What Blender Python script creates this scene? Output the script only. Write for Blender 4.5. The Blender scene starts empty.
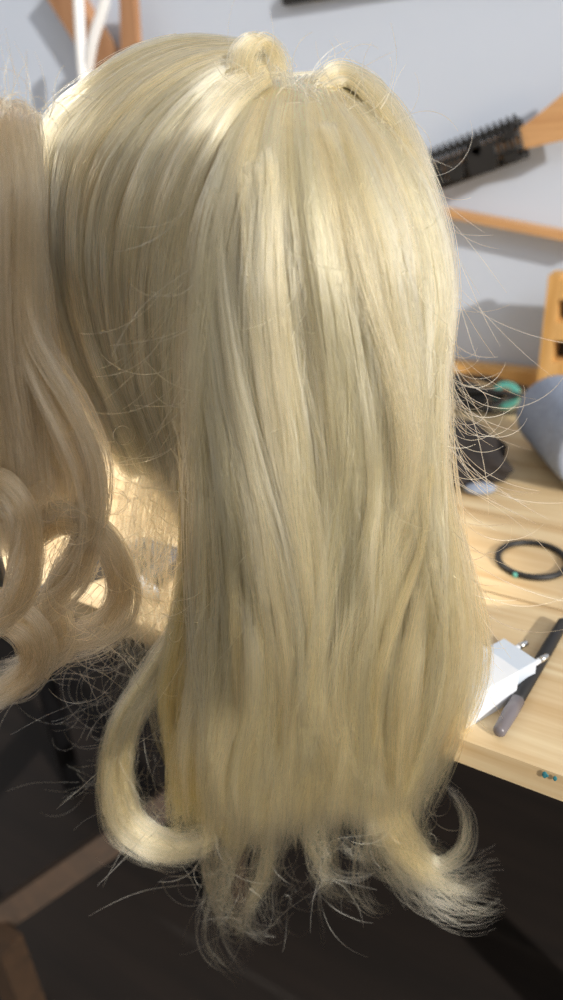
import bpy, bmesh, math, random
import numpy as np
from mathutils import Vector, Matrix

rng = np.random.default_rng(7)
random.seed(7)
SC = bpy.context.scene
COL = SC.collection

# ------------------------------------------------------------------ camera frame
FPX, IW, IH = 722.0, 563, 1000
PITCH, ROLL = math.radians(27), math.radians(-3.8)
CAM = np.array([0.0, 0.0, 1.11])
TZ = 0.75                                    # table top height
E_ = np.array([0.839, -0.544]); N_ = np.array([0.544, 0.839])   # table edge / into the table, in the heading frame


def ray(px, py):
    x = (px - IW / 2) / FPX; y = -(py - IH / 2) / FPX
    c, s = math.cos(ROLL), math.sin(ROLL)
    xu = x * c - y * s; yu = x * s + y * c
    hx, hf, hz = xu, math.cos(PITCH) + yu * math.sin(PITCH), -math.sin(PITCH) + yu * math.cos(PITCH)
    return np.array([hx * E_[0] + hf * E_[1], hx * N_[0] + hf * N_[1], hz]), hf


def at(px, py, h):
    d, hf = ray(px, py)
    return CAM + d * (h / hf)


def on_z(px, py, z=TZ):
    d, _ = ray(px, py)
    return CAM + d * ((z - CAM[2]) / d[2])


def on_y(px, py, Y):
    d, _ = ray(px, py)
    return CAM + d * (Y / d[1])


# ------------------------------------------------------------------ tagging helpers
def tag(o, label=None, cat=None, group=None, kind=None):
    if label: o['label'] = label
    if cat: o['category'] = cat
    if group: o['group'] = group
    if kind: o['kind'] = kind
    return o


def empty(name, loc, rz=0.0):
    o = bpy.data.objects.new(name, None); COL.objects.link(o)
    o.location = Vector(loc); o.rotation_euler = (0, 0, rz); o.empty_display_size = 0.02
    return o


def link(o, parent=None):
    COL.objects.link(o)
    if parent is not None:
        o.parent = parent
        o.matrix_parent_inverse = (Matrix.Translation(parent.location) @ parent.rotation_euler.to_matrix().to_4x4()).inverted()
    return o


def obj(name, bm, m, parent=None, smooth=False, bevel=0.0, seg=2):
    if bevel > 0:
        bmesh.ops.bevel(bm, geom=[e for e in bm.edges if len(e.link_faces) == 2 and e.calc_face_angle(0) > 0.5],
                        offset=bevel, segments=seg, affect='EDGES', clamp_overlap=True)
    bmesh.ops.recalc_face_normals(bm, faces=bm.faces)
    me = bpy.data.meshes.new(name); bm.to_mesh(me); bm.free()
    me.materials.append(m)
    for p in me.polygons: p.use_smooth = smooth
    return link(bpy.data.objects.new(name, me), parent)


def frame(origin, x, y, z):
    M = Matrix.Identity(4)
    for i, a in enumerate((x, y, z)):
        a = Vector(a)
        for k in range(3): M[k][i] = a[k]
    for k in range(3): M[k][3] = origin[k]
    return M


def box(bm, lo, hi, M=Matrix.Identity(4)):
    vs = [bm.verts.new(M @ Vector((x, y, z))) for x in (lo[0], hi[0]) for y in (lo[1], hi[1]) for z in (lo[2], hi[2])]
    for f in ((0, 1, 3, 2), (4, 6, 7, 5), (0, 4, 5, 1), (2, 3, 7, 6), (0, 2, 6, 4), (1, 5, 7, 3)):
        bm.faces.new([vs[i] for i in f])


def tube(bm, pts, rad, n=10, closed=False, cap=True):
    pts = [Vector(p) for p in pts]; K = len(pts)
    rads = rad if hasattr(rad, '__len__') else [rad] * K
    rings = []; up = Vector((0.13, 0.31, 0.94))
    for i, p in enumerate(pts):
        a = pts[(i - 1) % K] if (closed or i > 0) else pts[i]
        b = pts[(i + 1) % K] if (closed or i < K - 1) else pts[i]
        t = (b - a).normalized()
        u = up - t * up.dot(t)
        if u.length < 1e-3: u = Vector((1, 0, 0)) - t * t.x
        u.normalize(); up = u; w = t.cross(u)
        rings.append([bm.verts.new(p + (u * math.cos(2 * math.pi * k / n) + w * math.sin(2 * math.pi * k / n)) * rads[i]) for k in range(n)])
    for i in range(K if closed else K - 1):
        A, B = rings[i], rings[(i + 1) % K]
        for k in range(n): bm.faces.new((A[k], A[(k + 1) % n], B[(k + 1) % n], B[k]))
    if cap and not closed:
        bm.faces.new(rings[0]); bm.faces.new(rings[-1])


def lathe(bm, prof, n=32, M=Matrix.Identity(4)):
    rings = []
    for r, z in prof:
        rings.append([bm.verts.new(M @ Vector((r * math.cos(2 * math.pi * k / n), r * math.sin(2 * math.pi * k / n), z))) for k in range(n)])
    for A, B in zip(rings[:-1], rings[1:]):
        for k in range(n): bm.faces.new((A[k], A[(k + 1) % n], B[(k + 1) % n], B[k]))
    bm.faces.new(rings[0]); bm.faces.new(rings[-1])


# ------------------------------------------------------------------ materials
def srgb(r, g, b):
    f = lambda c: (c / 255 / 12.92) if c / 255 <= 0.04045 else ((c / 255 + 0.055) / 1.055) ** 2.4
    return (f(r), f(g), f(b), 1)


def base_mat(name):
    m = bpy.data.materials.new(name); m.use_nodes = True
    nt = m.node_tree
    return m, nt, nt.nodes['Principled BSDF']


def plain(name, col, rough=0.5, metal=0.0, noise=0.0, scale=60, bump=0.0, spec=0.5):
    m, nt, b = base_mat(name)
    b.inputs['Roughness'].default_value = rough; b.inputs['Metallic'].default_value = metal
    b.inputs['Specular IOR Level'].default_value = spec
    b.inputs['Base Color'].default_value = col
    if noise or bump:
        tc = nt.nodes.new('ShaderNodeTexCoord'); nz = nt.nodes.new('ShaderNodeTexNoise')
        nz.inputs['Scale'].default_value = scale; nz.inputs['Detail'].default_value = 6
        nt.links.new(tc.outputs['Object'], nz.inputs['Vector'])
        if noise:
            mr = nt.nodes.new('ShaderNodeMapRange'); mr.inputs['To Min'].default_value = 1 - noise; mr.inputs['To Max'].default_value = 1 + noise
            mr.inputs['From Min'].default_value = 0.3; mr.inputs['From Max'].default_value = 0.7
            nt.links.new(nz.outputs['Fac'], mr.inputs['Value'])
            mx = nt.nodes.new('ShaderNodeVectorMath'); mx.operation = 'SCALE'; mx.inputs[0].default_value = col[:3]
            nt.links.new(mr.outputs['Result'], mx.inputs['Scale']); nt.links.new(mx.outputs['Vector'], b.inputs['Base Color'])
        if bump:
            bp = nt.nodes.new('ShaderNodeBump'); bp.inputs['Strength'].default_value = bump; bp.inputs['Distance'].default_value = 0.001
            nt.links.new(nz.outputs['Fac'], bp.inputs['Height']); nt.links.new(bp.outputs['Normal'], b.inputs['Normal'])
    return m


def wood(name, c1, c2, axis=0, scale=1.0, rough=0.55, rings=True):
    m, nt, b = base_mat(name)
    tc = nt.nodes.new('ShaderNodeTexCoord'); mp = nt.nodes.new('ShaderNodeMapping')
    s = [26 * scale] * 3; s[axis] = 1.6 * scale
    mp.inputs['Scale'].default_value = s
    nt.links.new(tc.outputs['Object'], mp.inputs['Vector'])
    n1 = nt.nodes.new('ShaderNodeTexNoise'); n1.inputs['Scale'].default_value = 1.3; n1.inputs['Detail'].default_value = 5; n1.inputs['Distortion'].default_value = 1.2
    n2 = nt.nodes.new('ShaderNodeTexNoise'); n2.inputs['Scale'].default_value = 7; n2.inputs['Detail'].default_value = 4
    nt.links.new(mp.outputs['Vector'], n1.inputs['Vector']); nt.links.new(mp.outputs['Vector'], n2.inputs['Vector'])
    ad = nt.nodes.new('ShaderNodeMath'); ad.operation = 'MULTIPLY_ADD'; ad.inputs[1].default_value = 0.45
    nt.links.new(n2.outputs['Fac'], ad.inputs[0]); nt.links.new(n1.outputs['Fac'], ad.inputs[2])
    cr = nt.nodes.new('ShaderNodeValToRGB')
    cr.color_ramp.elements[0].position = 0.5; cr.color_ramp.elements[0].color = c1
    cr.color_ramp.elements[1].position = 0.95; cr.color_ramp.elements[1].color = c2
    nt.links.new(ad.outputs[0], cr.inputs['Fac']); nt.links.new(cr.outputs['Color'], b.inputs['Base Color'])
    bp = nt.nodes.new('ShaderNodeBump'); bp.inputs['Strength'].default_value = 0.15; bp.inputs['Distance'].default_value = 0.001
    nt.links.new(ad.outputs[0], bp.inputs['Height']); nt.links.new(bp.outputs['Normal'], b.inputs['Normal'])
    b.inputs['Roughness'].default_value = rough
    return m


def hair_mat(name, col, rough=0.22, rrough=0.35, var=0.36, coat=0.0):
    m = bpy.data.materials.new(name); m.use_nodes = True
    nt = m.node_tree; nt.nodes.clear()
    out = nt.nodes.new('ShaderNodeOutputMaterial')
    h = nt.nodes.new('ShaderNodeBsdfHairPrincipled'); h.model = 'CHIANG'; h.parametrization = 'COLOR'
    hi = nt.nodes.new('ShaderNodeHairInfo')
    mr = nt.nodes.new('ShaderNodeMapRange'); mr.inputs['To Min'].default_value = 1 - var; mr.inputs['To Max'].default_value = 1 + var * 0.4
    nt.links.new(hi.outputs['Random'], mr.inputs['Value'])
    mx = nt.nodes.new('ShaderNodeVectorMath'); mx.operation = 'SCALE'
    ta = nt.nodes.new('ShaderNodeAttribute'); ta.attribute_name = 'tone'
    cr = nt.nodes.new('ShaderNodeMix'); cr.data_type = 'RGBA'
    cr.inputs['A'].default_value = (col[0] * .80, col[1] * .70, col[2] * .55, 1); cr.inputs['B'].default_value = (min(1, col[0] * 1.07), col[1] * 1.09, col[2] * 1.12, 1)
    nt.links.new(ta.outputs['Fac'], cr.inputs['Factor']); nt.links.new(cr.outputs['Result'], mx.inputs[0])
    nt.links.new(mr.outputs['Result'], mx.inputs['Scale'])
    nt.links.new(mx.outputs['Vector'], h.inputs['Color'])
    h.inputs['Roughness'].default_value = rough; h.inputs['Radial Roughness'].default_value = rrough
    h.inputs['Coat'].default_value = coat
    h.inputs['IOR'].default_value = 1.55
    nt.links.new(h.outputs['BSDF'], out.inputs['Surface'])
    return m


M = dict(
    wall=plain('white_wall_paint', srgb(198, 208, 226), 0.8, noise=0.015, scale=3, bump=0.05),
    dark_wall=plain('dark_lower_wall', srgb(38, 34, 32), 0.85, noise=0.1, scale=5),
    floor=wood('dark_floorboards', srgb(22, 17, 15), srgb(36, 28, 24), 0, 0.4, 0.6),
    pine=wood('pine_tabletop', srgb(190, 158, 114), srgb(220, 201, 164), 0, 1.0, 0.5),
    pine_end=wood('pine_rail', srgb(150, 112, 70), srgb(186, 146, 98), 0, 1.0, 0.6),
    stick=wood('orange_wood', srgb(186, 138, 92), srgb(212, 168, 120), 0, 1.5, 0.5),
    rack=wood('yellow_pine', srgb(196, 148, 84), srgb(224, 180, 118), 2, 1.5, 0.5),
    strut=wood('strut_wood', srgb(46, 33, 22), srgb(66, 47, 31), 0, 1.0, 0.6),
    board=wood('brown_board', srgb(150, 106, 72), srgb(180, 136, 100), 2, 1.0, 0.55),
    black=plain('matte_black', srgb(28, 27, 28), 0.5, noise=0.1),
    black_gloss=plain('gloss_black', srgb(20, 20, 22), 0.3),
    dark_cloth=plain('dark_cloth', srgb(44, 38, 36), 0.9, noise=0.25, scale=120, bump=0.6),
    felt=plain('grey_blue_felt', srgb(142, 152, 172), 0.95, noise=0.12, scale=200, bump=0.5),
    teal=plain('teal_tape', srgb(92, 170, 158), 0.5),
    card=plain('cardboard_core', srgb(150, 112, 80), 0.8),
    white_plastic=plain('white_plastic', srgb(226, 230, 238), 0.3),
    grey_plastic=plain('pale_grey_plastic', srgb(200, 210, 224), 0.35),
    metal=plain('nickel', srgb(215, 215, 215), 0.2, 1.0),
    clear=plain('smoky_cap', srgb(110, 104, 108), 0.25),
    cord=plain('white_cord', srgb(236, 238, 242), 0.6),
    steel=plain('steel', srgb(120, 120, 124), 0.35, 0.9),
    foam=plain('foam_head', srgb(214, 196, 160), 0.9),
    cap=plain('wig_cap_lace', srgb(206, 186, 140), 0.85),
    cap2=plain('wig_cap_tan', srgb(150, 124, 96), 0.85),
    paint=plain('teal_paint', srgb(50, 120, 130), 0.6),
)
HAIR = hair_mat('blonde_fibre', (0.90, 0.60, 0.32))
HAIR_LIT = hair_mat('lit_blonde_fibre', (0.90, 0.64, 0.34), 0.15, 0.3, 0.1)  # same fibre lightened to paint glints on surface strands and flyaways
HAIR_SHADE = hair_mat('shaded_blonde_fibre', (0.74, 0.44, 0.16))  # darker gold copy, shade of the lower left lengths put into its colour
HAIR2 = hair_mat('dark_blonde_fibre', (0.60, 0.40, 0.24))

# ------------------------------------------------------------------ room
def struct(name, bm, m):
    o = obj(name, bm, m); o['kind'] = 'structure'; return o

YW = 1.10
bm = bmesh.new(); box(bm, (-3.0, YW, TZ - 0.04), (2.2, YW + 0.1, 2.6)); struct('wall_back', bm, M['wall'])
bm = bmesh.new(); box(bm, (-3.0, YW, 0.0), (2.2, YW + 0.1, TZ - 0.04)); struct('trim_1', bm, M['dark_wall'])
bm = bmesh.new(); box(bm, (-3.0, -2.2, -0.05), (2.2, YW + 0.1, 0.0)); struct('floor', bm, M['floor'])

# ------------------------------------------------------------------ work table
Y0, TL, TR = 0.347, -1.30, 0.62
tbl = empty('work_table', (-0.3, 0.72, 0))
tag(tbl, 'pine plank work table against the white wall, under the clutter', 'table')
bm = bmesh.new()
ys = [Y0, 0.5195, 0.655, 0.79, 0.925, YW - 0.005]
for a, b in zip(ys[:-1], ys[1:]):
    box(bm, (TL, a + 0.0012, TZ - 0.021), (TR, b - 0.0012, TZ))
obj('tabletop', bm, M['pine'], tbl, bevel=0.0015)
bm = bmesh.new(); box(bm, (TL + 0.112, Y0 + 0.24, TZ - 0.08), (TR - 0.112, Y0 + 0.26, TZ - 0.0212)); obj('cross_rail', bm, M['pine_end'], tbl, bevel=0.001)
for x in (TL + 0.05, TR - 0.11):
    for y in (Y0 + 0.052, YW - 0.1):
        bm = bmesh.new(); box(bm, (x, y, 0), (x + 0.06, y + 0.06, TZ - 0.0212)); obj('leg', bm, M['strut'], tbl, bevel=0.002)
bm = bmesh.new()
for px, py, s in ((547, 759, 4), (557, 766, 3), (549, 764, 2)):
    d, _ = ray(px, py); p = CAM + d * (Y0 / d[1])
    bmesh.ops.create_icosphere(bm, subdivisions=2, radius=1, matrix=Matrix.Translation((p[0], Y0 - 0.0001, min(p[2], TZ - 0.003))) @ Matrix.Diagonal((0.0008 * s * 0.5, 0.0005, 0.0012 * s * 0.6, 1)))
obj('paint_stain', bm, M['paint'], tbl)['label'] = 'teal paint stain on the front edge'

# ------------------------------------------------------------------ hair tie
c = on_z(532, 560); Rr = 0.0255
bm = bmesh.new()
P0 = [on_z(500, 560, TZ + .002), on_z(565, 560, TZ + .002), on_z(532, 542, TZ + .002), on_z(532, 578, TZ + .002)]
ctr = sum(P0) / 4; Rr = np.mean([np.linalg.norm((p - ctr)[:2]) for p in P0])
tube(bm, [(ctr[0] + Rr * math.cos(a), ctr[1] + Rr * math.sin(a), TZ + 0.0023) for a in np.linspace(0, 2 * math.pi, 64, endpoint=False)], 0.0029, 10, closed=True)
ht = obj('hair_tie', bm, M['black'], smooth=True)
tag(ht, 'thin black elastic hair tie lying open on the pine table', 'hair tie')
p = on_z(515, 577, TZ)
bm = bmesh.new(); bmesh.ops.create_icosphere(bm, subdivisions=2, radius=0.0025, matrix=Matrix.Translation((p[0], p[1], TZ + 0.0022)))
obj('join_bead', bm, M['teal'], ht, smooth=True)['label'] = 'small teal join bead'

# ------------------------------------------------------------------ charger
def table_frame(pa, pb, z=TZ):
    a = on_z(*pa, z); b = on_z(*pb, z); x = b - a; x[2] = 0; L = np.linalg.norm(x); x /= L
    y = np.array([-x[1], x[0], 0]); return a, x, y, L

hC = 0.013
a, x, y, L = table_frame((481, 683), (557, 641), TZ + hC)
ch = empty('usb_charger', (a[0], a[1], TZ)); tag(ch, 'white two pin usb charger lying on the table beside the hair', 'charger')
F = frame((a[0], a[1], TZ), x, y, (0, 0, 1))
bm = bmesh.new(); box(bm, (-0.030, -0.016, 0), (0.018, 0.021, 0.026), F); obj('body', bm, M['white_plastic'], ch, bevel=0.0025, seg=3)
bm = bmesh.new(); box(bm, (0.0182, -0.012, 0.003), (0.041, 0.018, 0.021), F); obj('plug_head', bm, M['grey_plastic'], ch, bevel=0.002, seg=3)
for yy in (-0.0065, 0.0125):
    bm = bmesh.new(); tube(bm, [F @ Vector((0.0412, yy, 0.012)), F @ Vector((0.051, yy, 0.012))], 0.0021, 12)
    pn = obj('pin', bm, M['white_plastic'], ch, smooth=True)
    bm = bmesh.new(); tube(bm, [F @ Vector((0.051, yy, 0.012)), F @ Vector((0.0595, yy, 0.012)), F @ Vector((0.0603, yy, 0.012))], [0.0022, 0.0022, 0.0012], 12)
    obj('pin_tip', bm, M['metal'], pn, smooth=True)['label'] = 'shiny metal pin tip'

# ------------------------------------------------------------------ pen
a, x, y, L = table_frame((499, 733), (566, 618), TZ + 0.004)
pen = empty('brush_pen', (a[0], a[1], TZ)); tag(pen, 'black pen with a smoky cap lying on the table behind the charger', 'pen')
F = frame((a[0], a[1], TZ + 0.0052), x, y, (0, 0, 1))
bm = bmesh.new(); tube(bm, [F @ Vector((q, 0, 0)) for q in (0.034, 0.036, 0.10, 0.136, 0.138)], [0.0035, 0.0045, 0.0047, 0.0042, 0.003], 16); obj('barrel', bm, M['black'], pen, smooth=True)
bm = bmesh.new(); tube(bm, [F @ Vector((q, 0, 0)) for q in (-0.002, 0.0, 0.02, 0.0338)], [0.0025, 0.0042, 0.005, 0.005], 16); cp = obj('cap', bm, M['clear'], pen, smooth=True)
cp['label'] = 'smoky grey cap'

pA = on_z(133, 583); pB = on_z(158, 602)
bm = bmesh.new(); dv = pB - pA
tube(bm, [pA + dv * q + np.array([0, 0, 0.0068]) for q in (-.02, 0, .1, .75, .9, 1)], [0.003, 0.005, 0.0062, 0.0062, 0.0045, 0.003], 18)
wcp = obj('plastic_nozzle', bm, M['white_plastic'], smooth=True); tag(wcp, 'small white plastic nozzle on the table seen through thin strands left of the wig', 'nozzle')

# ------------------------------------------------------------------ grey blue cylinder, tape, cable, pouch at the back of the table
ax = on_z(566, 478) - on_z(524, 430); ax[2] = 0; ax /= np.linalg.norm(ax)
RC = 0.045
a0 = on_z(548, 444, TZ); a0[2] = TZ + RC
F = frame(a0, (0, 0, 1), (-ax[1], ax[0], 0), ax)
cy = empty('felt_roll', (a0[0], a0[1], TZ)); tag(cy, 'large grey blue felt roll lying on the table by the wooden rack', 'felt roll')
bm = bmesh.new(); lathe(bm, [(0.030, 0.001), (RC - 0.006, 0.0), (RC - 0.001, 0.005), (RC, 0.012), (RC, 0.11), (RC - 0.001, 0.137), (RC - 0.005, 0.14), (0.03, 0.139)], 48, F)
obj('outer_wrap', bm, M['felt'], cy, smooth=True)
bm = bmesh.new(); lathe(bm, [(0.004, -0.002), (0.012, -0.003), (0.0298, 0.0005), (0.0298, 0.002), (0.004, 0.002)], 32, F)
obj('core_plug', bm, M['felt'], cy, smooth=True)

p = on_z(505, 408, TZ)
F = frame((p[0], p[1], TZ + 0.0185), (1, 0, 0), (0, 0.35, 0.937), (0, -0.937, 0.35))
tp = empty('tape_roll', (p[0], p[1], TZ)); tag(tp, 'small teal tape roll standing among the black cables', 'tape')
bm = bmesh.new()
R1, R2, hw = 0.0185, 0.010, 0.006
prof = [(R2, -hw), (R1 - .001, -hw), (R1, -hw + .001), (R1, hw - .001), (R1 - .001, hw), (R2, hw)]
rings = [[bm.verts.new(F @ Vector((r * math.cos(2 * math.pi * k / 40), r * math.sin(2 * math.pi * k / 40), z))) for k in range(40)] for r, z in prof]
for A, B in zip(rings, rings[1:] + rings[:1]):
    for k in range(40): bm.faces.new((A[k], A[(k + 1) % 40], B[(k + 1) % 40], B[k]))
obj('tape_winding', bm, M['teal'], tp, smooth=False)
bm = bmesh.new()
prof = [(0.0075, -hw), (R2 - .0001, -hw), (R2 - .0001, hw), (0.0075, hw)]
rings = [[bm.verts.new(F @ Vector((r * math.cos(2 * math.pi * k / 40), r * math.sin(2 * math.pi * k / 40), z))) for k in range(40)] for r, z in prof]
for A, B in zip(rings, rings[1:] + rings[:1]):
    for k in range(40): bm.faces.new((A[k], A[(k + 1) % 40], B[(k + 1) % 40], B[k]))
obj('cardboard_core', bm, M['card'], tp)

# coiled cable
pc = on_z(465, 412, TZ)
bm = bmesh.new(); pts = []
for i in range(420):
    a = i * 0.16; rr = 0.040 + 0.014 * math.sin(i * 0.037) + 0.006 * math.sin(i * 0.21)
    pts.append((pc[0] + rr * 1.25 * math.cos(a) + 0.01 * math.sin(i * .05), pc[1] + 0.03 + rr * 0.6 * math.sin(a), TZ + 0.004 + 0.022 * i / 420 + 0.004 * (1 + math.sin(i * 0.33))))
tube(bm, pts, 0.0026, 8)
cb = obj('coiled_cable', bm, M['black'], smooth=True); tag(cb, 'tangled black cable coil at the back of the table left of the teal tape', 'cable')

# dark pouch
pp = on_z(432, 480, TZ)
bm = bmesh.new(); bmesh.ops.create_icosphere(bm, subdivisions=5, radius=1)
for v in bm.verts:
    c = v.co.copy(); n = 1 + 0.10 * math.sin(5 * c.x + 2 * c.y) + 0.07 * math.sin(9 * c.y + 3 * c.z) + 0.04 * math.sin(17 * c.x + 11 * c.z)
    z = c.z * n
    v.co = Vector((c.x * n * 0.055, c.y * n * 0.075, max(z, -0.45) * 0.026 + 0.45 * 0.026))
    v.co = Matrix.Rotation(math.radians(25), 3, 'Z') @ v.co
    v.co += Vector((pp[0] + 0.015, pp[1] + 0.055, TZ + 0.0005))
pouch = obj('cloth_pouch', bm, M['dark_cloth'], smooth=True)
tag(pouch, 'crumpled dark brown cloth pouch on the table between hair and felt roll', 'pouch')
pz = on_z(480, 490, TZ + 0.005)
bm = bmesh.new(); bmesh.ops.create_icosphere(bm, subdivisions=3, radius=1, matrix=Matrix.Translation((pz[0], pz[1], TZ + 0.007)) @ Matrix.Rotation(0.5, 4, 'Z') @ Matrix.Diagonal((0.017, 0.010, 0.006, 1)))
ey = obj('smooth_pebble', bm, M['felt'], smooth=True); tag(ey, 'small blue grey oval pebble on the table in front of the dark pouch', 'pebble')
# back batten on the table
bm = bmesh.new(); box(bm, (on_z(430, 380)[0] - .3, YW - 0.034, TZ + .0002), (TR - 0.05, YW - 0.006, TZ + 0.022))
bt = obj('wooden_batten', bm, M['rack'], bevel=0.001); tag(bt, 'low pine batten along the wall at the back of the table', 'batten')

# ------------------------------------------------------------------ wooden rack at the right with square holes
q0 = on_y(546, 388, YW - 0.10); q1 = on_y(557, 290, YW - 0.10)
ztop = on_y(556, 278, YW - 0.1)[2]
xl = q0[0] - 0.016; rk = empty('wooden_rack', (xl + 0.05, YW - 0.07, TZ)); tag(rk, 'upright yellow pine rack with dark square holes against the wall', 'rack')
y1, y2 = YW - 0.085, YW - 0.045
bm = bmesh.new(); box(bm, (xl, y1, TZ + .0002), (xl + 0.016, y2, ztop)); obj('upright', bm, M['rack'], rk, bevel=0.001)
bm = bmesh.new(); box(bm, (xl + 0.10, y1, TZ + .0002), (xl + 0.116, y2, ztop)); obj('upright', bm, M['rack'], rk, bevel=0.001)
zz = TZ + 0.0002; k = 0
while zz < ztop - 0.02:
    bm = bmesh.new(); box(bm, (xl + 0.0162, y1, zz + 0.030), (xl + 0.0998, y2, zz + 0.055)); obj('cross_slat', bm, M['rack'], rk, bevel=0.001); zz += 0.055
bm = bmesh.new(); box(bm, (xl + 0.0162, y2 - 0.006, TZ + 0.001), (xl + 0.0998, y2 - 0.001, TZ + 0.029)); obj('back_panel', bm, M['black'], rk)
zz = TZ + 0.0552
while zz < ztop - 0.03:
    bm = bmesh.new(); box(bm, (xl + 0.0162, y2 - 0.006, zz + .0005), (xl + 0.0998, y2 - 0.001, zz + 0.0295)); obj('back_panel', bm, M['black'], rk); zz += 0.055

# ------------------------------------------------------------------ wall batten, stick with black openwork sleeve
def bar(name, A, B, w, t, m, parent=None, up=(0, 0, 1), bevel=0.001):
    A = Vector(A); B = Vector(B); x = (B - A).normalized(); y = Vector((0, 1, 0)); y = (y - x * y.dot(x)).normalized(); z = x.cross(y)
    bm = bmesh.new(); box(bm, (0, -t / 2, -w / 2), ((B - A).length, t / 2, w / 2), frame(A, x, y, z))
    return obj(name, bm, m, parent, bevel=bevel)

A = on_y(380, 199, YW - 0.014); B = on_y(600, 242, YW - 0.014)
o = bar('wall_rail', A, B, 0.011, 0.024, M['stick']); tag(o, 'thin slanting wooden rail on the wall below the black sleeve', 'rail')

ys_ = YW - 0.035
A = Vector(on_y(425, 176, ys_)); B = Vector(on_y(592, 112, ys_))
sk = empty('wooden_stick', A); tag(sk, 'wooden stick in a black openwork sleeve pointing up to the right on the wall', 'stick')
x = (B - A).normalized(); y = Vector((0, 1, 0)); y = (y - x * y.dot(x)).normalized(); z = x.cross(y)
if z.z < 0: z = -z
L = (B - A).length
F = frame(A, x, y, z)
bm = bmesh.new()
# tapered plank widening to the right (a club shape)
K = 24; rows = []
for i in range(K + 1):
    s = i / K; w0 = 0.013 + (0.0 if s < 0.62 else 0.030 * ((s - 0.62) / 0.38) ** 1.2)
    w1 = 0.013 + (0.0 if s < 0.62 else 0.012 * ((s - 0.62) / 0.38))
    rows.append([bm.verts.new(F @ Vector((s * L, yy, zz))) for yy, zz in ((-0.008, -w1), (0.008, -w1), (0.008, w0), (-0.008, w0))])
for a_, b_ in zip(rows[:-1], rows[1:]):
    for k in range(4): bm.faces.new((a_[k], a_[(k + 1) % 4], b_[(k + 1) % 4], b_[k]))
bm.faces.new(rows[0]); bm.faces.new(rows[-1])
obj('shaft', bm, M['stick'], sk, bevel=0.002)
# sleeve: openwork rings + lattice + teeth on top
Ls = L * 0.60
bm = bmesh.new()
def ringpts(s, r):
    return [F @ Vector((s, 0.012 * math.cos(t), r * math.sin(t))) for t in np.linspace(0, 2 * math.pi, 20, endpoint=False)]
n = 17
for i in range(n):
    s = 0.004 + Ls * i / (n - 1); tube(bm, ringpts(s, 0.024), 0.0024, 6, closed=True)
for zz, yy in ((0.022, -0.006), (0.007, -0.0125), (-0.009, -0.0125), (-0.022, -0.006), (-0.022, 0.006), (0.022, 0.006)):
    tube(bm, [F @ Vector((s, yy, zz)) for s in np.linspace(0, Ls + 0.006, 10)], 0.003, 6)
slv = obj('openwork_sleeve', bm, M['black'], sk, smooth=True)
bm = bmesh.new()
for i, (s0, s1, z0, z1) in enumerate(((0.50, 0.78, -0.024, 0.010), (0.05, 0.22, -0.022, 0.004), (0.86, 1.0, -0.024, -0.012), (0.88, 1.0, 0.004, 0.014), (0.28, 0.45, -0.02, -0.002), (0.56, 0.66, 0.0, 0.02))):
    pts = [(s0 * Ls, z0 + 0.004), (s0 * Ls + 0.006, z0), (s1 * Ls - 0.006, z0 - 0.002), (s1 * Ls, z0 + 0.004), (s1 * Ls, z1), (s0 * Ls, z1)]
    f_ = [bm.verts.new(F @ Vector((a_, -0.0165, b_))) for a_, b_ in pts]; g_ = [bm.verts.new(F @ Vector((a_, -0.0130, b_))) for a_, b_ in pts]
    bm.faces.new(f_); bm.faces.new(g_[::-1])
    for k in range(6): bm.faces.new((f_[k], f_[(k + 1) % 6], g_[(k + 1) % 6], g_[k]))
obj('solid_patch', bm, M['black'], slv)
for i in range(15):
    s = 0.012 + Ls * i / 15.2
    bm = bmesh.new(); tube(bm, [F @ Vector((s, -0.004, 0.023)), F @ Vector((s - 0.001, -0.004, 0.030)), F @ Vector((s - 0.002, -0.004, 0.0315))], [0.0032, 0.0026, 0.0012], 8)
    obj('tooth', bm, M['black_gloss'], slv, smooth=True)
bm = bmesh.new(); tube(bm, [F @ Vector((Ls * 0.6, 0.009, 0)), F @ Vector((Ls * 0.6, 0.0345, 0))], 0.004, 10)
obj('wall_peg', bm, M['stick'], sk)

# ------------------------------------------------------------------ dark shelf at the top of the wall
zs = on_y(300, 2, YW - 0.012)[2]
bm = bmesh.new(); box(bm, (on_y(282, 0, YW - 0.012)[0], YW - 0.012, zs), (TR + 0.1, YW - 0.0005, zs + 0.018))
sh = obj('picture_rail', bm, M['black'], bevel=0.001); tag(sh, 'thin dark rail along the top of the white wall', 'rail')

# ------------------------------------------------------------------ wooden bracket and white cord top left
ybk = YW - 0.02
br = empty('wall_bracket', on_y(120, 40, ybk)); tag(br, 'brown wooden bracket on the wall behind the white cord', 'bracket')
def poly_prism(name, pix, Yf, th, m, parent, bevel=0.002):
    bm = bmesh.new()
    f_ = [bm.verts.new(Vector(on_y(px, py, Yf))) for px, py in pix]; g_ = [bm.verts.new(v.co + Vector((0, th, 0))) for v in f_]
    bm.faces.new(f_); bm.faces.new(g_[::-1])
    n = len(pix)
    for k in range(n): bm.faces.new((f_[k], f_[(k + 1) % n], g_[(k + 1) % n], g_[k]))
    return obj(name, bm, m, parent, bevel=bevel)
poly_prism('slanted_board', [(38, -15), (68, -15), (113, 60), (120, 140), (96, 90), (74, 42)], YW - 0.03, 0.0299, M['board'], br)
poly_prism('upright_board', [(119, -15), (133, -15), (144, 140), (123, 140)], YW - 0.045, 0.0122, M['board'], br)
poly_prism('backing_plate', [(99, 20), (128, 66), (134, 140), (99, 140)], YW - 0.0325, 0.0024, M['board'], br, 0.001)
yc = YW - 0.10
def smooth_pts(P, n=40):
    P = np.array(P, float); return catmull(P, n)
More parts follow.
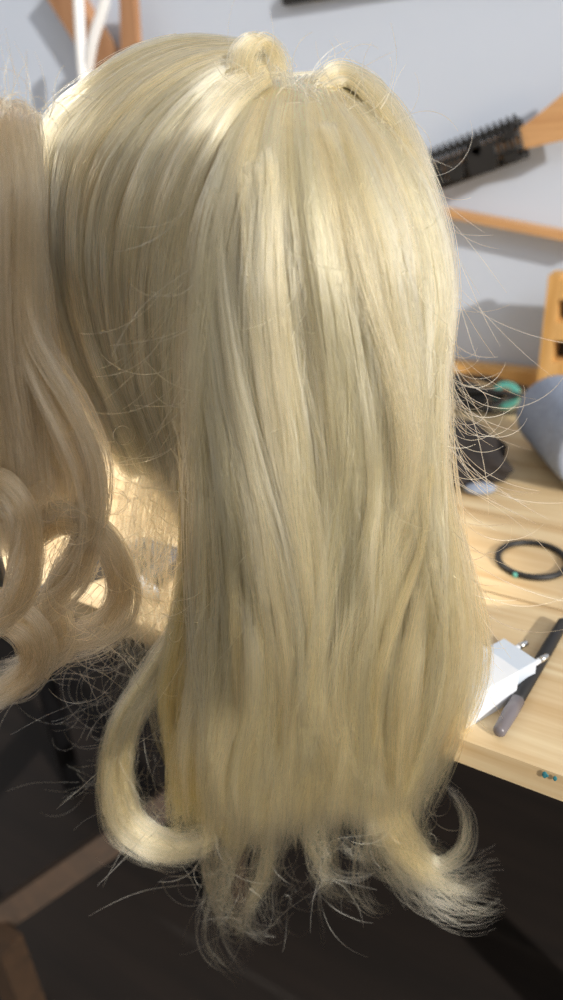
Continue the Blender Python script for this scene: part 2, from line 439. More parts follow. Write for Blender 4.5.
def catmull(P, n):
    P = np.asarray(P, float)
    seg = np.r_[0, np.cumsum(np.linalg.norm(np.diff(P, axis=0), axis=1) ** 0.5 + 1e-9)]
    Q = np.vstack([2 * P[0] - P[1], P, 2 * P[-1] - P[-2]])
    T = np.r_[seg[0] - (seg[1] - seg[0]), seg, seg[-1] + (seg[-1] - seg[-2])]
    ts = np.linspace(seg[0], seg[-1], n * 4)
    i = np.clip(np.searchsorted(seg, ts, side='right') - 1, 0, len(seg) - 2)
    t0, t1, t2, t3 = T[i], T[i + 1], T[i + 2], T[i + 3]
    p0, p1, p2, p3 = Q[i], Q[i + 1], Q[i + 2], Q[i + 3]
    tt = ts
    c = lambda a: a[:, None]
    A1 = c((t1 - tt) / (t1 - t0)) * p0 + c((tt - t0) / (t1 - t0)) * p1
    A2 = c((t2 - tt) / (t2 - t1)) * p1 + c((tt - t1) / (t2 - t1)) * p2
    A3 = c((t3 - tt) / (t3 - t2)) * p2 + c((tt - t2) / (t3 - t2)) * p3
    B1 = c((t2 - tt) / (t2 - t0)) * A1 + c((tt - t0) / (t2 - t0)) * A2
    B2 = c((t3 - tt) / (t3 - t1)) * A2 + c((tt - t1) / (t3 - t1)) * A3
    C_ = c((t2 - tt) / (t2 - t1)) * B1 + c((tt - t1) / (t2 - t1)) * B2
    # arc-length resample
    s = np.r_[0, np.cumsum(np.linalg.norm(np.diff(C_, axis=0), axis=1))]
    u = np.linspace(0, s[-1], n)
    return np.stack([np.interp(u, s, C_[:, k]) for k in range(3)], 1)

bm = bmesh.new()
lp = catmull([on_y(77, -20, yc), on_y(79, 10, yc), on_y(81, 50, yc), on_y(86, 110, yc), on_y(88, 150, yc)], 30)
tube(bm, lp, 0.0085, 10)
wc = obj('hanging_cord', bm, M['cord'], smooth=True); tag(wc, 'thick white cord hanging in a V in front of the wooden bracket', 'cord')
bm = bmesh.new(); lp = catmull([on_y(110, -22, yc), on_y(103, 8, yc), on_y(92, 45, yc), on_y(86.5, 95, yc + .012), on_y(88, 150, yc + .014)], 30)
tube(bm, lp, 0.0085, 10); obj('second_strand', bm, M['cord'], wc, smooth=True)

# ------------------------------------------------------------------ below the table
F1 = on_z(-45, 948, .16); F2 = on_z(185, 790, .30)
tr = empty('wooden_trestle', (F1[0], F1[1], 0)); tag(tr, 'low wooden trestle with a slanting strut in the dark under the table', 'trestle')
bar('strut', F1, F2, 0.036, 0.022, M['strut'], tr)
G = on_z(-2, 962, .17)
bm = bmesh.new(); box(bm, (G[0] - 0.035, G[1] - 0.0, 0), (G[0] + 0.012, G[1] + 0.035, G[2] + 0.02)); obj('leg', bm, M['strut'], tr, bevel=0.002)
bm = bmesh.new(); box(bm, (F2[0] - 0.0, F2[1] + 0.015, 0), (F2[0] + 0.05, F2[1] + 0.05, F2[2] + 0.03)); obj('leg', bm, M['strut'], tr, bevel=0.002)
P1 = at(35, 700, 0.98)
bm = bmesh.new(); tube(bm, [(P1[0], P1[1] + .03, 0.0), (P1[0], P1[1] + .03, 0.6)], 0.018, 16)
o = obj('black_tube', bm, M['black_gloss'], smooth=True); tag(o, 'black upright tube standing under the table', 'tube')

# ================================================================== HAIR
def interp_u(G, us):
    """G: guides (m, N, 3); us: (k,) in 0..1 -> (k, N, 3) smooth across guides"""
    m = len(G); x = np.clip(us, 0, 1) * (m - 1); i = np.minimum(x.astype(int), m - 2); f = (x - i)[:, None, None]
    g = lambda j: G[np.clip(j, 0, m - 1)]
    p0, p1, p2, p3 = g(i - 1), g(i), g(i + 1), g(i + 2)
    p0 = np.where((i == 0)[:, None, None], 2 * p1 - p2, p0); p3 = np.where((i == m - 2)[:, None, None], 2 * p2 - p1, p3)
    return 0.5 * ((2 * p1) + (-p0 + p2) * f + (2 * p0 - 5 * p1 + 4 * p2 - p3) * f ** 2 + (-p0 + 3 * p1 - 3 * p2 + p3) * f ** 3)


def wob(n, N, lo, hi):
    """n smooth random functions on 0..1 sampled at N points, zero-mean amplitude ~1"""
    s = np.linspace(0, 1, N)[None]
    o = np.zeros((n, N))
    for k in range(3):
        o += np.sin(2 * np.pi * rng.uniform(lo, hi, (n, 1)) * s + rng.uniform(0, 6.28, (n, 1))) * rng.uniform(0.4, 1, (n, 1))
    return o / 1.7


def sheet(guides, locks, per, N=26, thick=0.03, r=(0.003, 0.006, 0.006, 0.003), flat=0.6, wander=0.004, frizz=0.0006,
          fz=0.5, end_jit=0.08, start_jit=0.0, wave=(0, 6), ubias=None, umin=0.0, umax=1.0, tip_wander=1.0, vpow=1.0, ridge=0.0, rfreq=5):
    D = 80
    G = np.array([catmull(g if isinstance(g, np.ndarray) else [at(*p) for p in g], D) for g in guides])
    us = rng.uniform(umin, umax, locks)
    if ubias: us = ubias(us)
    C_ = interp_u(G, us)                                   # (locks, D, 3)
    view = C_ - CAM; view /= np.linalg.norm(view, axis=2, keepdims=True)
    tan = np.gradient(C_, axis=1); tan /= np.linalg.norm(tan, axis=2, keepdims=True) + 1e-9
    lat = np.cross(tan, view); lat /= np.linalg.norm(lat, axis=2, keepdims=True) + 1e-9
    s = np.linspace(0, 1, D)
    v = rng.uniform(0, 1, (locks, 1)) ** vpow
    grow = (0.15 + 0.85 * s ** 0.7)[None] * (1 + (tip_wander - 1) * s[None] ** 3)
    C_ = C_ + view * (v * thick * np.minimum(1, 0.25 + 2.5 * s)[None] + wob(locks, D, .5, 1.6) * wander * 0.7 * grow)[..., None] \
        + lat * (wob(locks, D, .4, 1.5) * wander * grow)[..., None]
    if wave[0]:
        ph = rng.uniform(0, 6.28, (locks, 1)); fr = rng.uniform(.8, 1.2, (locks, 1)) * wave[1]
        C_ = C_ + lat * (np.sin(fr * s[None] * 6.28 + ph) * wave[0] * s[None])[..., None] + view * (np.cos(fr * s[None] * 6.28 + ph) * wave[0] * s[None])[..., None]
    if ridge:
        sd = rng.uniform(0, 6.28, 6); uu = us[:, None]; ss = s[None]
        rg = np.sin(6.28 * rfreq * (uu + .10 * np.sin(4 * ss + sd[0])) + sd[1]) + .7 * np.sin(6.28 * rfreq * 2.1 * (uu + .06 * np.sin(5 * ss + sd[2])) + sd[3]) + .5 * np.sin(6.28 * rfreq * .45 * uu + sd[4])
        C_ = C_ + view * (rg * ridge * np.minimum(1, ss * 4))[..., None]
    rr = np.interp(s, np.linspace(0, 1, len(r)), r)
    lockw = rng.uniform(0.5, 1.5, (locks, 1, 1))
    n = locks * per
    ang = rng.uniform(0, 6.28, (locks, per)); rad = np.sqrt(rng.uniform(0, 1, (locks, per)))
    a = (rad * np.cos(ang))[..., None] * lockw; b = (rad * np.sin(ang))[..., None] * lockw * flat
    P = C_[:, None] + lat[:, None] * (a * rr)[..., None] + view[:, None] * (b * rr)[..., None]
    P = P.reshape(n, D, 3)
    # resample every strand to N points between its own start and end
    s0 = rng.uniform(0, 1, n) * start_jit; s1 = 1 - np.abs(rng.normal(0, 1, n)) * end_jit; s1 = np.clip(s1, 0.3, 1)
    S = s0[:, None] + (s1 - s0)[:, None] * np.linspace(0, 1, N)[None]
    x = S * (D - 1); i = np.minimum(x.astype(int), D - 2); f = (x - i)[..., None]
    idx = np.arange(n)[:, None]
    Q = P[idx, i] * (1 - f) + P[idx, i + 1] * f
    fg = (0.25 + 0.75 * np.linspace(0, 1, N) ** 1.5)[None]
    Q = Q + np.stack([wob(n, N, 1, 6) for _ in range(3)], 2) * (frizz * fg * rng.gamma(1.2, 0.7, (n, 1)))[..., None]
    TONES[id(Q)] = np.repeat(rng.beta(2, 2, locks), per); KEEP.append(Q)
    return Q


TONES, KEEP = {}, []


def hair(name, Qs, m, parent, rad=0.00012, tip=0.35, label=None):
    cu = bpy.data.hair_curves.new(name)
    sizes = []; pos = []; rads = []
    for Q in Qs:
        n, N, _ = Q.shape
        sizes += [N] * n; pos.append(Q.reshape(-1, 3))
        pr = np.ones(N); pr[-max(2, N // 4):] = np.linspace(1, tip, max(2, N // 4))
        rads.append((rng.uniform(0.7, 1.2, (n, 1)) * pr[None] * rad).ravel())
    cu.add_curves(sizes)
    pos = np.concatenate(pos) - np.array(parent.location)
    cu.points.foreach_set('position', pos.astype(np.float32).ravel())
    at_ = cu.attributes.get('radius') or cu.attributes.new('radius', 'FLOAT', 'POINT')
    at_.data.foreach_set('value', np.concatenate(rads).astype(np.float32))
    tn = cu.attributes.new('tone', 'FLOAT', 'CURVE')
    tn.data.foreach_set('value', np.concatenate([TONES.get(id(Q), rng.uniform(.3, .9, Q.shape[0])) for Q in Qs]).astype(np.float32))
    cu.materials.append(m)
    o = bpy.data.objects.new(name, cu); COL.objects.link(o); o.parent = parent
    if label: o['label'] = label
    return o


# ---- blonde wig
HC = at(245, 190, 0.535)                                    # centre of the head under the wig
wig = empty('blonde_wig', (HC[0], HC[1], HC[2]))
tag(wig, 'long pale blonde wig hanging in front of the table, centre of the view', 'wig')

def dome(bm, c, rx, ry, rz, zlow):
    bmesh.ops.create_uvsphere(bm, u_segments=48, v_segments=32, radius=1)
    for v in bm.verts:
        z = max(v.co.z, zlow)
        v.co = Vector((v.co.x * rx, v.co.y * ry, z * rz)) + Vector(c)
bm = bmesh.new(); dome(bm, HC + np.array([0, 0, -0.020]), 0.084, 0.082, 0.092, -0.45); obj('wig_cap', bm, M['cap'], wig, smooth=True)

S_ = dict(
 front=[
  [(256,82,.49),(257,92,.465),(228,150,.415),(203,230,.395),(194,330,.385),(196,430,.375),(200,560,.365),(196,680,.355),(192,760,.345),(198,815,.345)],
  [(272,80,.49),(272,88,.465),(250,160,.405),(232,260,.385),(232,370,.375),(246,480,.365),(258,600,.355),(258,710,.345),(244,790,.34),(238,850,.34)],
  [(290,80,.49),(290,86,.465),(282,170,.40),(284,270,.38),(298,380,.37),(310,480,.36),(310,600,.35),(300,700,.34),(288,780,.335),(276,850,.335)],
  [(308,80,.49),(305,86,.465),(318,170,.40),(338,270,.38),(352,380,.37),(358,480,.36),(345,600,.35),(332,690,.34),(335,760,.335),(332,835,.335)],
  [(330,84,.49),(326,88,.47),(362,165,.41),(392,260,.39),(402,370,.38),(406,480,.37),(408,600,.355),(398,690,.345),(388,760,.34),(388,830,.34)],
  [(345,88,.49),(352,98,.475),(404,150,.44),(436,225,.42),(446,300,.405),(436,380,.39),(438,470,.375),(458,570,.362),(471,660,.352),(452,740,.345),(410,800,.343)]],
 side=[
  [(262,50,.50),(225,44,.51),(180,44,.52),(135,58,.525),(90,88,.53),(52,125,.52),(38,190,.50),(40,270,.49),(62,345,.49),(98,420,.47),(130,480,.46)],
  [(265,58,.49),(225,58,.49),(180,72,.49),(130,110,.49),(90,170,.485),(80,260,.47),(96,350,.46),(125,420,.445),(150,480,.44)],
  [(268,68,.475),(235,78,.465),(205,105,.455),(165,160,.45),(138,240,.44),(134,320,.435),(146,390,.43),(168,450,.425),(178,510,.42)],
  [(270,80,.46),(248,100,.44),(225,135,.425),(202,190,.415),(188,260,.41),(182,330,.405),(182,400,.40),(186,460,.40),(192,540,.395)]],
 back=[
  [(150,430,.47),(122,500,.47),(112,580,.465),(125,650,.46),(128,720,.45)],
  [(170,430,.45),(150,500,.45),(145,580,.445),(155,650,.44),(150,740,.43)],
  [(190,430,.43),(180,500,.43),(172,580,.43),(178,650,.42),(175,760,.41)]],
 lowleft=[
  [(185,480,.40),(190,560,.395),(180,630,.385),(168,700,.375),(180,760,.37),(190,830,.365)],
  [(215,480,.39),(210,560,.385),(205,640,.375),(200,720,.365),(208,770,.36),(216,840,.36)],
  [(245,500,.385),(245,580,.38),(245,660,.37),(245,730,.36),(245,790,.355),(248,860,.355)]],
 curl=[
  [(205,560,.40),(188,610,.398),(150,668,.395),(112,730,.385),(104,790,.38),(118,838,.375),(155,860,.37),(190,858,.365),(222,842,.36)],
  [(215,570,.395),(200,620,.393),(165,675,.39),(136,730,.38),(130,780,.375),(142,815,.37),(165,832,.365),(190,836,.36),(215,825,.355)]],
 rcurl=[
  [(385,700,.35),(392,770,.345),(405,830,.34),(430,865,.34),(465,882,.34),(505,884,.345)],
  [(360,700,.35),(368,770,.345),(385,840,.34),(415,885,.34),(455,900,.34),(490,892,.34)]],
 rloop=[
  [(398,740,.35),(405,790,.35),(420,840,.348),(438,858,.345),(458,845,.345),(462,815,.35),(448,790,.355),(430,775,.36)],
  [(392,760,.35),(400,810,.35),(418,855,.348),(440,868,.345),(466,852,.345),(470,820,.35),(455,795,.352),(445,790,.355)]],
 st1=[
  [(205,190,.392),(206,290,.376),(216,380,.364),(238,470,.355),(258,560,.345),(272,660,.338),(268,760,.333)],
  [(222,180,.388),(232,280,.370),(246,370,.358),(266,460,.350),(290,560,.340),(304,660,.333),(300,760,.330)],
  [(286,130,.398),(288,230,.374),(296,330,.362),(306,440,.351),(322,560,.341),(322,660,.333),(312,740,.330)]],
 st2=[
  [(318,120,.418),(342,200,.385),(362,280,.370),(384,360,.362),(398,440,.355),(396,520,.350)],
  [(345,125,.425),(380,190,.40),(402,260,.382),(412,340,.372),(418,430,.363),(412,520,.353)]],
 st3=[
  [(412,440,.362),(392,520,.352),(360,590,.343),(338,650,.336),(334,710,.333),(350,765,.333),(380,800,.335)],
  [(430,460,.365),(418,540,.354),(392,610,.344),(372,670,.336),(368,725,.333),(382,770,.333),(402,800,.336)],
  [(440,470,.370),(450,560,.358),(452,640,.347),(446,700,.340),(430,760,.336),(412,800,.336),(402,815,.338)]],
 wisp=[
  [(200,720,.37),(202,800,.365),(205,870,.36),(225,930,.36),(262,955,.36)],
  [(235,730,.36),(228,810,.355),(222,880,.355),(232,935,.355),(255,950,.36)],
  [(280,730,.355),(275,810,.35),(268,870,.35),(262,915,.35),(275,940,.355)],
  [(320,730,.35),(318,800,.345),(320,850,.345),(335,885,.345),(362,900,.35)],
  [(360,720,.35),(366,790,.345),(380,840,.34),(398,872,.345),(415,885,.35)],
  [(400,710,.35),(405,780,.345),(418,830,.34),(440,862,.345),(470,872,.35)]],
 tuft=[
  [(228,112,.452),(229,76,.460),(236,50,.47),(252,40,.475),(266,52,.47),(272,90,.455)],
  [(258,108,.45),(255,74,.458),(262,48,.47),(274,43,.475),(286,60,.465),(293,92,.452)]],
 bump=[
  [(304,98,.46),(318,78,.475),(336,66,.48),(360,74,.475),(385,102,.46),(410,145,.44),(432,190,.425)],
  [(314,100,.455),(330,86,.465),(346,82,.47),(364,95,.46),(385,125,.445),(400,165,.43),(415,210,.42)]],
 crownback=[
  [(270,82,.52),(300,82,.525),(330,84,.525),(350,88,.53),(380,108,.53),(410,150,.53),(430,230,.53)],
  [(270,92,.47),(295,92,.475),(320,94,.475),(345,98,.475),(370,116,.47),(400,160,.46),(425,240,.45)]],
 hind=[
  [(262,84,.60),(150,96,.61),(80,160,.60),(75,300,.57),(110,400,.50),(150,440,.47)],
  [(280,84,.62),(230,98,.64),(190,180,.63),(180,320,.59),(200,450,.50),(225,600,.45)],
  [(300,86,.61),(330,104,.61),(340,180,.60),(340,320,.54),(335,450,.46),(330,600,.42)],
  [(310,86,.57),(372,112,.56),(415,180,.53),(428,300,.48),(425,420,.42),(435,560,.385)]],
)
hair('front_fall', [sheet(S_['front'], 330, 70, N=30, thick=0.020, ridge=0.0065, rfreq=4.6, start_jit=.03, r=(0.002, .005, .0065, .006, .0055, .004, .003), wander=0.006, frizz=0.0009, end_jit=.13, tip_wander=3, wave=(0.002, 1.6)),
                    sheet(S_['front'], 240, 9, N=34, thick=-0.004, r=(0.002, .003, .003, .003, .003), wander=0.010, frizz=0.0012, end_jit=.25, start_jit=.05)],
     HAIR, wig)
hair('surface_strands', [sheet(S_['front'], 260, 8, N=40, thick=-0.007, r=(0.002, .003, .003, .003, .003), wander=0.014, frizz=0.0016, end_jit=.3, start_jit=.3, ridge=0.004, rfreq=4),
                         sheet(S_['side'], 60, 7, N=30, thick=-0.004, r=(0.002, .003, .003, .003, .003), wander=0.008, frizz=0.001, end_jit=.2, start_jit=.2)], HAIR_LIT, wig, rad=0.00026, tip=.4)
hair('loose_lock', [sheet(S_['st1'], 26, 60, N=30, thick=0.008, r=(0.002, .004, .005, .005, .004, .003), wander=0.004, frizz=0.001, end_jit=.15, start_jit=.1, tip_wander=2)], HAIR, wig)
hair('loose_lock', [sheet(S_['st2'], 22, 60, N=30, thick=0.008, r=(0.002, .004, .005, .005, .004, .003), wander=0.003, frizz=0.001, end_jit=.15, start_jit=.1, tip_wander=2)], HAIR, wig)
hair('loose_lock', [sheet(S_['st3'], 24, 60, N=30, thick=0.010, r=(0.002, .004, .005, .005, .004, .003), wander=0.003, frizz=0.001, end_jit=.10, start_jit=.1, tip_wander=2)], HAIR, wig)
hair('side_sweep', [sheet(S_['side'], 150, 70, N=26, thick=0.016, ridge=0.004, rfreq=5, r=(0.003, .006, .007, .006, .005), wander=0.003, frizz=0.0005, end_jit=.06),
                    sheet(S_['side'], 70, 8, N=26, thick=-0.003, r=(0.002, .003, .003, .003, .003), wander=0.005, frizz=0.0008, end_jit=.2)], HAIR, wig)
hair('under_layer', [sheet(S_['hind'], 110, 90, N=20, thick=0.012, r=(0.004, .010, .012, .010), wander=0.004, frizz=0.0006, end_jit=.05),
                     sheet(S_['crownback'], 40, 80, N=20, thick=0.02, r=(0.003, .006, .008, .008), wander=0.002, frizz=0.0004)], HAIR, wig)
hair('thin_strands', [sheet(S_['back'], 60, 5, N=26, thick=0.02, r=(0.006, .008, .010, .012), wander=0.008, frizz=0.0024, end_jit=.2, wave=(0.003, 2.5))], HAIR, wig)
hair('lower_lengths', [sheet(S_['lowleft'], 70, 80, N=26, thick=0.02, r=(0.004, .008, .008, .007, .004), wander=0.006, frizz=0.0012, end_jit=.16, tip_wander=3)], HAIR_SHADE, wig)
hair('curled_end', [sheet(S_['curl'], 46, 34, N=36, thick=0.012, r=(0.005, .004, .003, .0025, .003), wander=0.006, frizz=0.0022, end_jit=.16, ridge=.003, rfreq=2)], HAIR, wig)
hair('curled_end', [sheet(S_['rcurl'], 22, 26, N=32, thick=0.012, r=(0.006, .006, .006, .005, .004), wander=0.008, frizz=0.0014, end_jit=.15, tip_wander=2.5)], HAIR, wig)
hair('curled_end', [sheet(S_['rloop'], 8, 16, N=36, thick=0.006, r=(0.004, .003, .003, .003), wander=0.004, frizz=0.0010, end_jit=.2)], HAIR, wig)
hair('wispy_ends', [sheet(S_['wisp'], 46, 26, N=32, thick=0.02, r=(0.007, .007, .006, .005, .004), wander=0.012, frizz=0.0018, end_jit=.2, tip_wander=2.5, wave=(.006, 1.5))], HAIR, wig)
hair('crown_tuft', [sheet(S_['tuft'], 18, 18, N=26, thick=0.016, r=(0.002, .0025, .003, .003), wander=0.004, frizz=0.0009, end_jit=.08)], HAIR, wig)
hair('crown_bump', [sheet(S_['bump'], 30, 45, N=26, thick=0.016, r=(0.002, .0035, .005, .006), wander=0.003, frizz=0.0006, end_jit=.07)], HAIR, wig)


def flyaways(n, pick, N=26, length=(0.03, 0.12), curl=0.4, drift=None):
    """loose hairs: random smooth walks from pick() = (px, py, h, image direction in degrees)"""
    out = np.zeros((n, N, 3))
    for i in range(n):
        px, py, h, a = pick()
        p = at(px, py, h); q = at(px + 10 * math.cos(a), py + 10 * math.sin(a), h)
        d = q - p; d /= np.linalg.norm(d)
        vw = p - CAM; vw /= np.linalg.norm(vw)
        d = d + vw * random.gauss(0, 0.25); d /= np.linalg.norm(d)
        Lh = random.uniform(*length); st = Lh / (N - 1)
        k = random.gauss(0, curl) / N * 6; kk = random.gauss(0, curl) / N * 3
        sd = np.cross(d, vw)
        for j in range(N):
            out[i, j] = p; p = p + d * st
            k += random.gauss(0, curl) * 0.03
            d = d + sd * k * 0.5 + vw * kk * 0.3; d /= np.linalg.norm(d); sd = np.cross(d, vw); sd /= np.linalg.norm(sd)
    return out

U = random.uniform
D2 = math.pi / 2
def lerp_edge(P, t):
    x = t * (len(P) - 1); i = min(int(x), len(P) - 2); f = x - i
    return [P[i][k] * (1 - f) + P[i + 1][k] * f for k in range(len(P[0]))]
edge_r = [(395,110,.44),(430,180,.42),(445,260,.41),(445,340,.40),(440,420,.385),(448,500,.375),(465,580,.365),(470,660,.355)]
bott = [(120,820,.375),(200,880,.35),(240,930,.345),(300,910,.34),(350,880,.34),(400,860,.34),(430,800,.345)]
def pk_edge():
    e = lerp_edge(edge_r, U(0, 1)); return e[0] + U(-25, 3), e[1], e[2] - .004, D2 + random.gauss(-0.15, .45)
def pk_face():
    t = U(0, 1); x = U(195, 430); y = U(120, 780); return x, y, .395 - .06 * (y / 780) + (.05 if y < 160 else 0) - abs(x - 320) * -.0001, D2 + random.gauss(0, .35)
def pk_bott():
    e = lerp_edge(bott, U(0, 1)); return e[0] + U(-15, 15), e[1] + U(-60, 0), e[2], D2 + random.gauss(0, .8)
def pk_crown():
    x = U(235, 400); return x, 92 + abs(x - 280) * .3 + U(-20, 10), .44, -D2 + random.gauss(0, 1.0)
def pk_left():
    return U(100, 190), U(420, 820), U(.36, .42), D2 + random.gauss(0.2, .8)
def pk_lowl():
    return U(75, 150), U(610, 800), U(.385, .41), D2 + random.gauss(0.3, 1.0)
def pk_rl():
    return U(436, 456), U(330, 420), .385, D2 + random.gauss(0.05, .25)
def pk_gap():
    return U(165, 215), U(250, 480), .38, D2 + random.gauss(0.1, .35)
hair('flyaway_hair', [flyaways(120, pk_edge), flyaways(330, pk_face, length=(.015, .07)), flyaways(200, pk_bott, length=(.02, .09), curl=.9), flyaways(45, pk_crown, length=(.012, .045), curl=.45),
                      flyaways(150, pk_left, length=(.02, .10), curl=.9), flyaways(80, pk_lowl, length=(.02, .07), curl=.6), flyaways(110, pk_rl, length=(.03, .10), curl=.45), flyaways(60, pk_gap, length=(.03, .08), curl=.4)],
     HAIR_LIT, wig, rad=0.00013, tip=0.5)

# ---- left wig (darker, curled ends)
LC = at(-100, 205, 0.45)
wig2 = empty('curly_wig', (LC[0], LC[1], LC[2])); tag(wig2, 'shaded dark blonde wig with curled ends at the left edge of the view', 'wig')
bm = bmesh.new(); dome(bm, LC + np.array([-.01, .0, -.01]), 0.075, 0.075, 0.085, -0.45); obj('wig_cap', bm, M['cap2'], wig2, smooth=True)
T_ = dict(
 fall=[
  [(-75,112,.46),(-80,122,.40),(-95,180,.37),(-90,280,.36),(-80,380,.355),(-60,470,.35),(-55,560,.34)],
  [(-30,108,.46),(-32,116,.40),(-40,180,.37),(-30,280,.36),(-20,380,.355),(-5,470,.35),(0,560,.34)],
  [(0,110,.46),(4,117,.405),(10,180,.375),(2,280,.365),(6,380,.36),(16,470,.355),(26,540,.345)],
  [(30,112,.47),(30,121,.42),(31,180,.40),(32,270,.39),(38,360,.38),(58,440,.37),(80,520,.36)]],
 c1=[
  [(20,260,.38),(40,340,.37),(80,410,.36),(104,470,.355),(104,530,.35),(85,590,.35),(50,620,.35),(15,640,.35)],
  [(8,270,.375),(22,360,.365),(55,430,.355),(75,480,.35),(78,530,.345),(60,570,.345),(30,590,.345),(0,600,.345)]],
 c2=[
  [(30,520,.36),(60,505,.355),(100,520,.35),(128,560,.348),(132,605,.35),(108,638,.352),(75,650,.355),(40,655,.36)],
  [(35,545,.36),(65,530,.355),(92,542,.35),(108,570,.348),(108,600,.35),(90,620,.352),(65,628,.355),(40,630,.36)]],
 c3=[
  [(-30,480,.345),(5,470,.34),(30,500,.335),(38,550,.335),(25,600,.335),(-10,640,.34),(-40,650,.345)],
  [(-30,510,.345),(-5,500,.34),(12,520,.335),(18,555,.335),(8,590,.335),(-20,610,.34),(-40,615,.345)]],
 c4=[
  [(-40,600,.35),(0,595,.345),(35,615,.34),(48,650,.34),(35,685,.345),(5,705,.35),(-30,712,.355)],
  [(-40,640,.35),(-5,628,.345),(18,638,.34),(26,655,.34),(15,675,.345),(-10,688,.35),(-30,690,.355)]],
 c5=[
  [(90,430,.36),(100,480,.355),(88,540,.35),(60,600,.35),(70,650,.352),(40,680,.355),(0,700,.36)],
  [(70,430,.36),(85,480,.355),(70,540,.35),(45,590,.35),(50,630,.352),(25,655,.355),(-10,670,.36)]],
)
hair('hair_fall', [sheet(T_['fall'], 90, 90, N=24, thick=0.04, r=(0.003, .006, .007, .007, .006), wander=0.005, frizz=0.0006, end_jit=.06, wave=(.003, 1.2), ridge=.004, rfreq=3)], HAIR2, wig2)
back2 = []
for ph in np.linspace(math.radians(62), math.radians(292), 8):
    # the sides and back of the head, from the crown down
    u = np.array([math.cos(ph), math.sin(ph), 0]); z = np.array([0, 0, 1.0]); c0 = LC + np.array([-.01, 0, -.01])
    back2.append(np.array([c0 + z * .086 + u * .004, c0 + z * .074 + u * .046, c0 + z * .028 + u * .076, c0 - z * .05 + u * .084, c0 - z * .13 + u * .080, c0 - z * .20 + u * .078]))
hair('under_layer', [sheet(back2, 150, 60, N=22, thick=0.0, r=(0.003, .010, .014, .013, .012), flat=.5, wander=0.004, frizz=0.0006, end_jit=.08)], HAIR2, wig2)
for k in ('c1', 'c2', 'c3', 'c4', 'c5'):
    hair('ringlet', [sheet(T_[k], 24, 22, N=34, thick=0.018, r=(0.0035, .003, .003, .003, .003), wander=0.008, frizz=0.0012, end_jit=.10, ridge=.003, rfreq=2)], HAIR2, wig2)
def pk_l2(): return U(-5, 52), U(108, 122), .405, -D2 + random.gauss(0, .3)
def pk_l3(): return U(30, 110), U(480, 640), .35, D2 + random.gauss(0, .8)
hair('flyaway_hair', [flyaways(34, pk_l2, length=(.012, .04), curl=.8), flyaways(50, pk_l3, length=(.02, .08), curl=.9)], HAIR_LIT, wig2, rad=0.00014)

# ------------------------------------------------------------------ what each wig sits on: foam head on a clamped pole
def stand(c, rx, st):
    bm = bmesh.new(); dome(bm, c + np.array([0, 0, -0.012]), rx * .95, rx * .93, rx * 1.08, -0.97); obj('foam_head', bm, M['foam'], st, smooth=True)
    yb = Y0 + 0.07
    bm = bmesh.new(); tube(bm, [(c[0], c[1], c[2] - rx * 0.9), (c[0], c[1], TZ + 0.05), (c[0], max(c[1], yb), TZ + 0.02), (c[0], max(c[1], yb), TZ + 0.012)], 0.009, 16); obj('pole', bm, M['steel'], st, smooth=True)
    bm = bmesh.new(); box(bm, (c[0] - .03, max(c[1], yb) - .03, TZ + .0003), (c[0] + .03, max(c[1], yb) + .03, TZ + 0.012)); obj('clamp_plate', bm, M['steel'], st, bevel=.001)
stand(HC + np.array([0, 0, -0.010]), 0.079, wig)
stand(LC + np.array([-.01, .0, 0]), 0.068, wig2)

# ------------------------------------------------------------------ light
w = bpy.data.worlds.new('World'); SC.world = w; w.use_nodes = True
w.node_tree.nodes['Background'].inputs['Color'].default_value = (1.0, 0.955, 0.90, 1); w.node_tree.nodes['Background'].inputs['Strength'].default_value = 0.56
sun = bpy.data.lights.new('window_sun', 'SUN'); sun.energy = 3.7; sun.angle = math.radians(0.6); sun.color = (1.0, 0.95, 0.86)
so = bpy.data.objects.new('window_sun', sun); COL.objects.link(so)
def hd(x, y, z): return np.array([x * E_[0] + y * E_[1], x * N_[0] + y * N_[1], z])     # heading frame -> world
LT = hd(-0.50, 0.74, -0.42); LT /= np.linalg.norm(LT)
so.rotation_euler = Vector(LT).to_track_quat('-Z', 'Y').to_euler()
ar = bpy.data.lights.new('fill_light', 'AREA'); ar.energy = 5; ar.size = 0.45; ar.color = (0.92, 0.96, 1.0)  # soft fill added from the front right to lift wall and hair
ao = bpy.data.objects.new('fill_light', ar); COL.objects.link(ao); ao.location = Vector(hd(0.75, -0.55, 0)) + Vector((0, 0, 1.95))
ao.rotation_euler = (Vector(on_y(420, 200, YW)) - ao.location).to_track_quat('-Z', 'Y').to_euler()
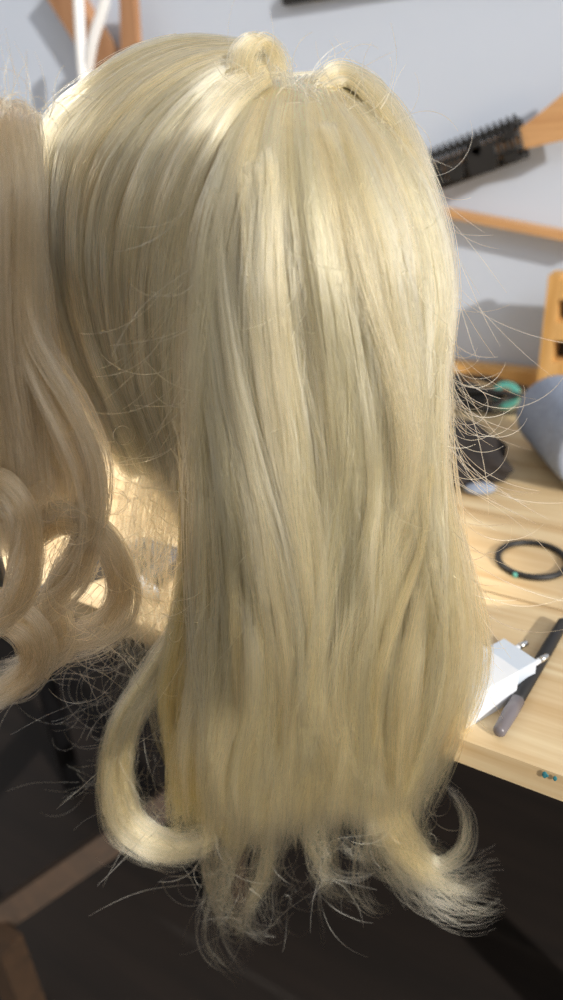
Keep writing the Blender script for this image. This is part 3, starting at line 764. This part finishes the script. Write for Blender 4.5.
# unseen board on a post, added behind the viewer to shade the left hair
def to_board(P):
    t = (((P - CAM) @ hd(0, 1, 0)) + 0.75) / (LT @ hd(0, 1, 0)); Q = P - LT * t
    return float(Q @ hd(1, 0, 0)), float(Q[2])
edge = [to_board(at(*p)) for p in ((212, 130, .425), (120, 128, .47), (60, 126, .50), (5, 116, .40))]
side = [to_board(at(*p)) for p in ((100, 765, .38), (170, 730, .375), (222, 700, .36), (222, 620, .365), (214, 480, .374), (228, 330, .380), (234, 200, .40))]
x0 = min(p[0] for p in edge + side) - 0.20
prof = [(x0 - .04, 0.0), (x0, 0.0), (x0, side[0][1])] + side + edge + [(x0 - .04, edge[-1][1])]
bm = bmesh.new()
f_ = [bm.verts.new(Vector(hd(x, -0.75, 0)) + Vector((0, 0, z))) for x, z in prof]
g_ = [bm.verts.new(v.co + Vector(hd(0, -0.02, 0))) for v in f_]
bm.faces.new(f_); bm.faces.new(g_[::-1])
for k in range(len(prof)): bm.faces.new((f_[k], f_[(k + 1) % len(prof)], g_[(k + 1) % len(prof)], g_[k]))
struct('shade_board', bm, M['dark_wall'])
# unseen spot added to brighten the table gap and lower left curls
sp = bpy.data.lights.new('added_spot', 'SPOT'); sp.energy = 75; sp.spot_size = math.radians(34); sp.spot_blend = 0.4; sp.shadow_soft_size = 0.01; sp.color = (1, .93, .80)
sl = bpy.data.objects.new('added_spot', sp); COL.objects.link(sl)
sl.location = Vector(hd(-0.42, 0.95, 0)) + Vector((0, 0, 1.75))
sl.rotation_euler = (Vector(on_z(135, 570)) - sl.location).to_track_quat('-Z', 'Y').to_euler()

# ------------------------------------------------------------------ camera
cd = bpy.data.cameras.new('camera'); co = bpy.data.objects.new('camera', cd); COL.objects.link(co)
cd.sensor_fit = 'VERTICAL'; cd.sensor_height = 36; cd.sensor_width = 36; cd.lens = FPX / IH * 36
fwd = Vector(ray(IW / 2, IH / 2)[0]); rt = Vector(ray(IW / 2 + 100, IH / 2)[0]) - fwd; rt.normalize(); fwd.normalize(); upv = rt.cross(fwd)
R_ = Matrix((rt, upv, -fwd)).transposed()
co.matrix_world = Matrix.Translation(Vector(CAM)) @ R_.to_4x4()
cd.clip_start = 0.01; cd.dof.use_dof = True; cd.dof.focus_distance = 0.43; cd.dof.aperture_fstop = 3.8
SC.camera = co

SC.view_settings.view_transform = 'Standard'; SC.view_settings.look = 'None'; SC.view_settings.gamma = 1; SC.view_settings.use_curve_mapping = False
SC.view_settings.exposure = 0.0
SC.cycles.max_bounces = 16; SC.cycles.transmission_bounces = 12; SC.cycles.glossy_bounces = 10; SC.cycles.diffuse_bounces = 4
SC.cycles.use_denoising = True
SC.cycles.denoising_prefilter = 'NONE'
SC.cycles.use_adaptive_sampling = False
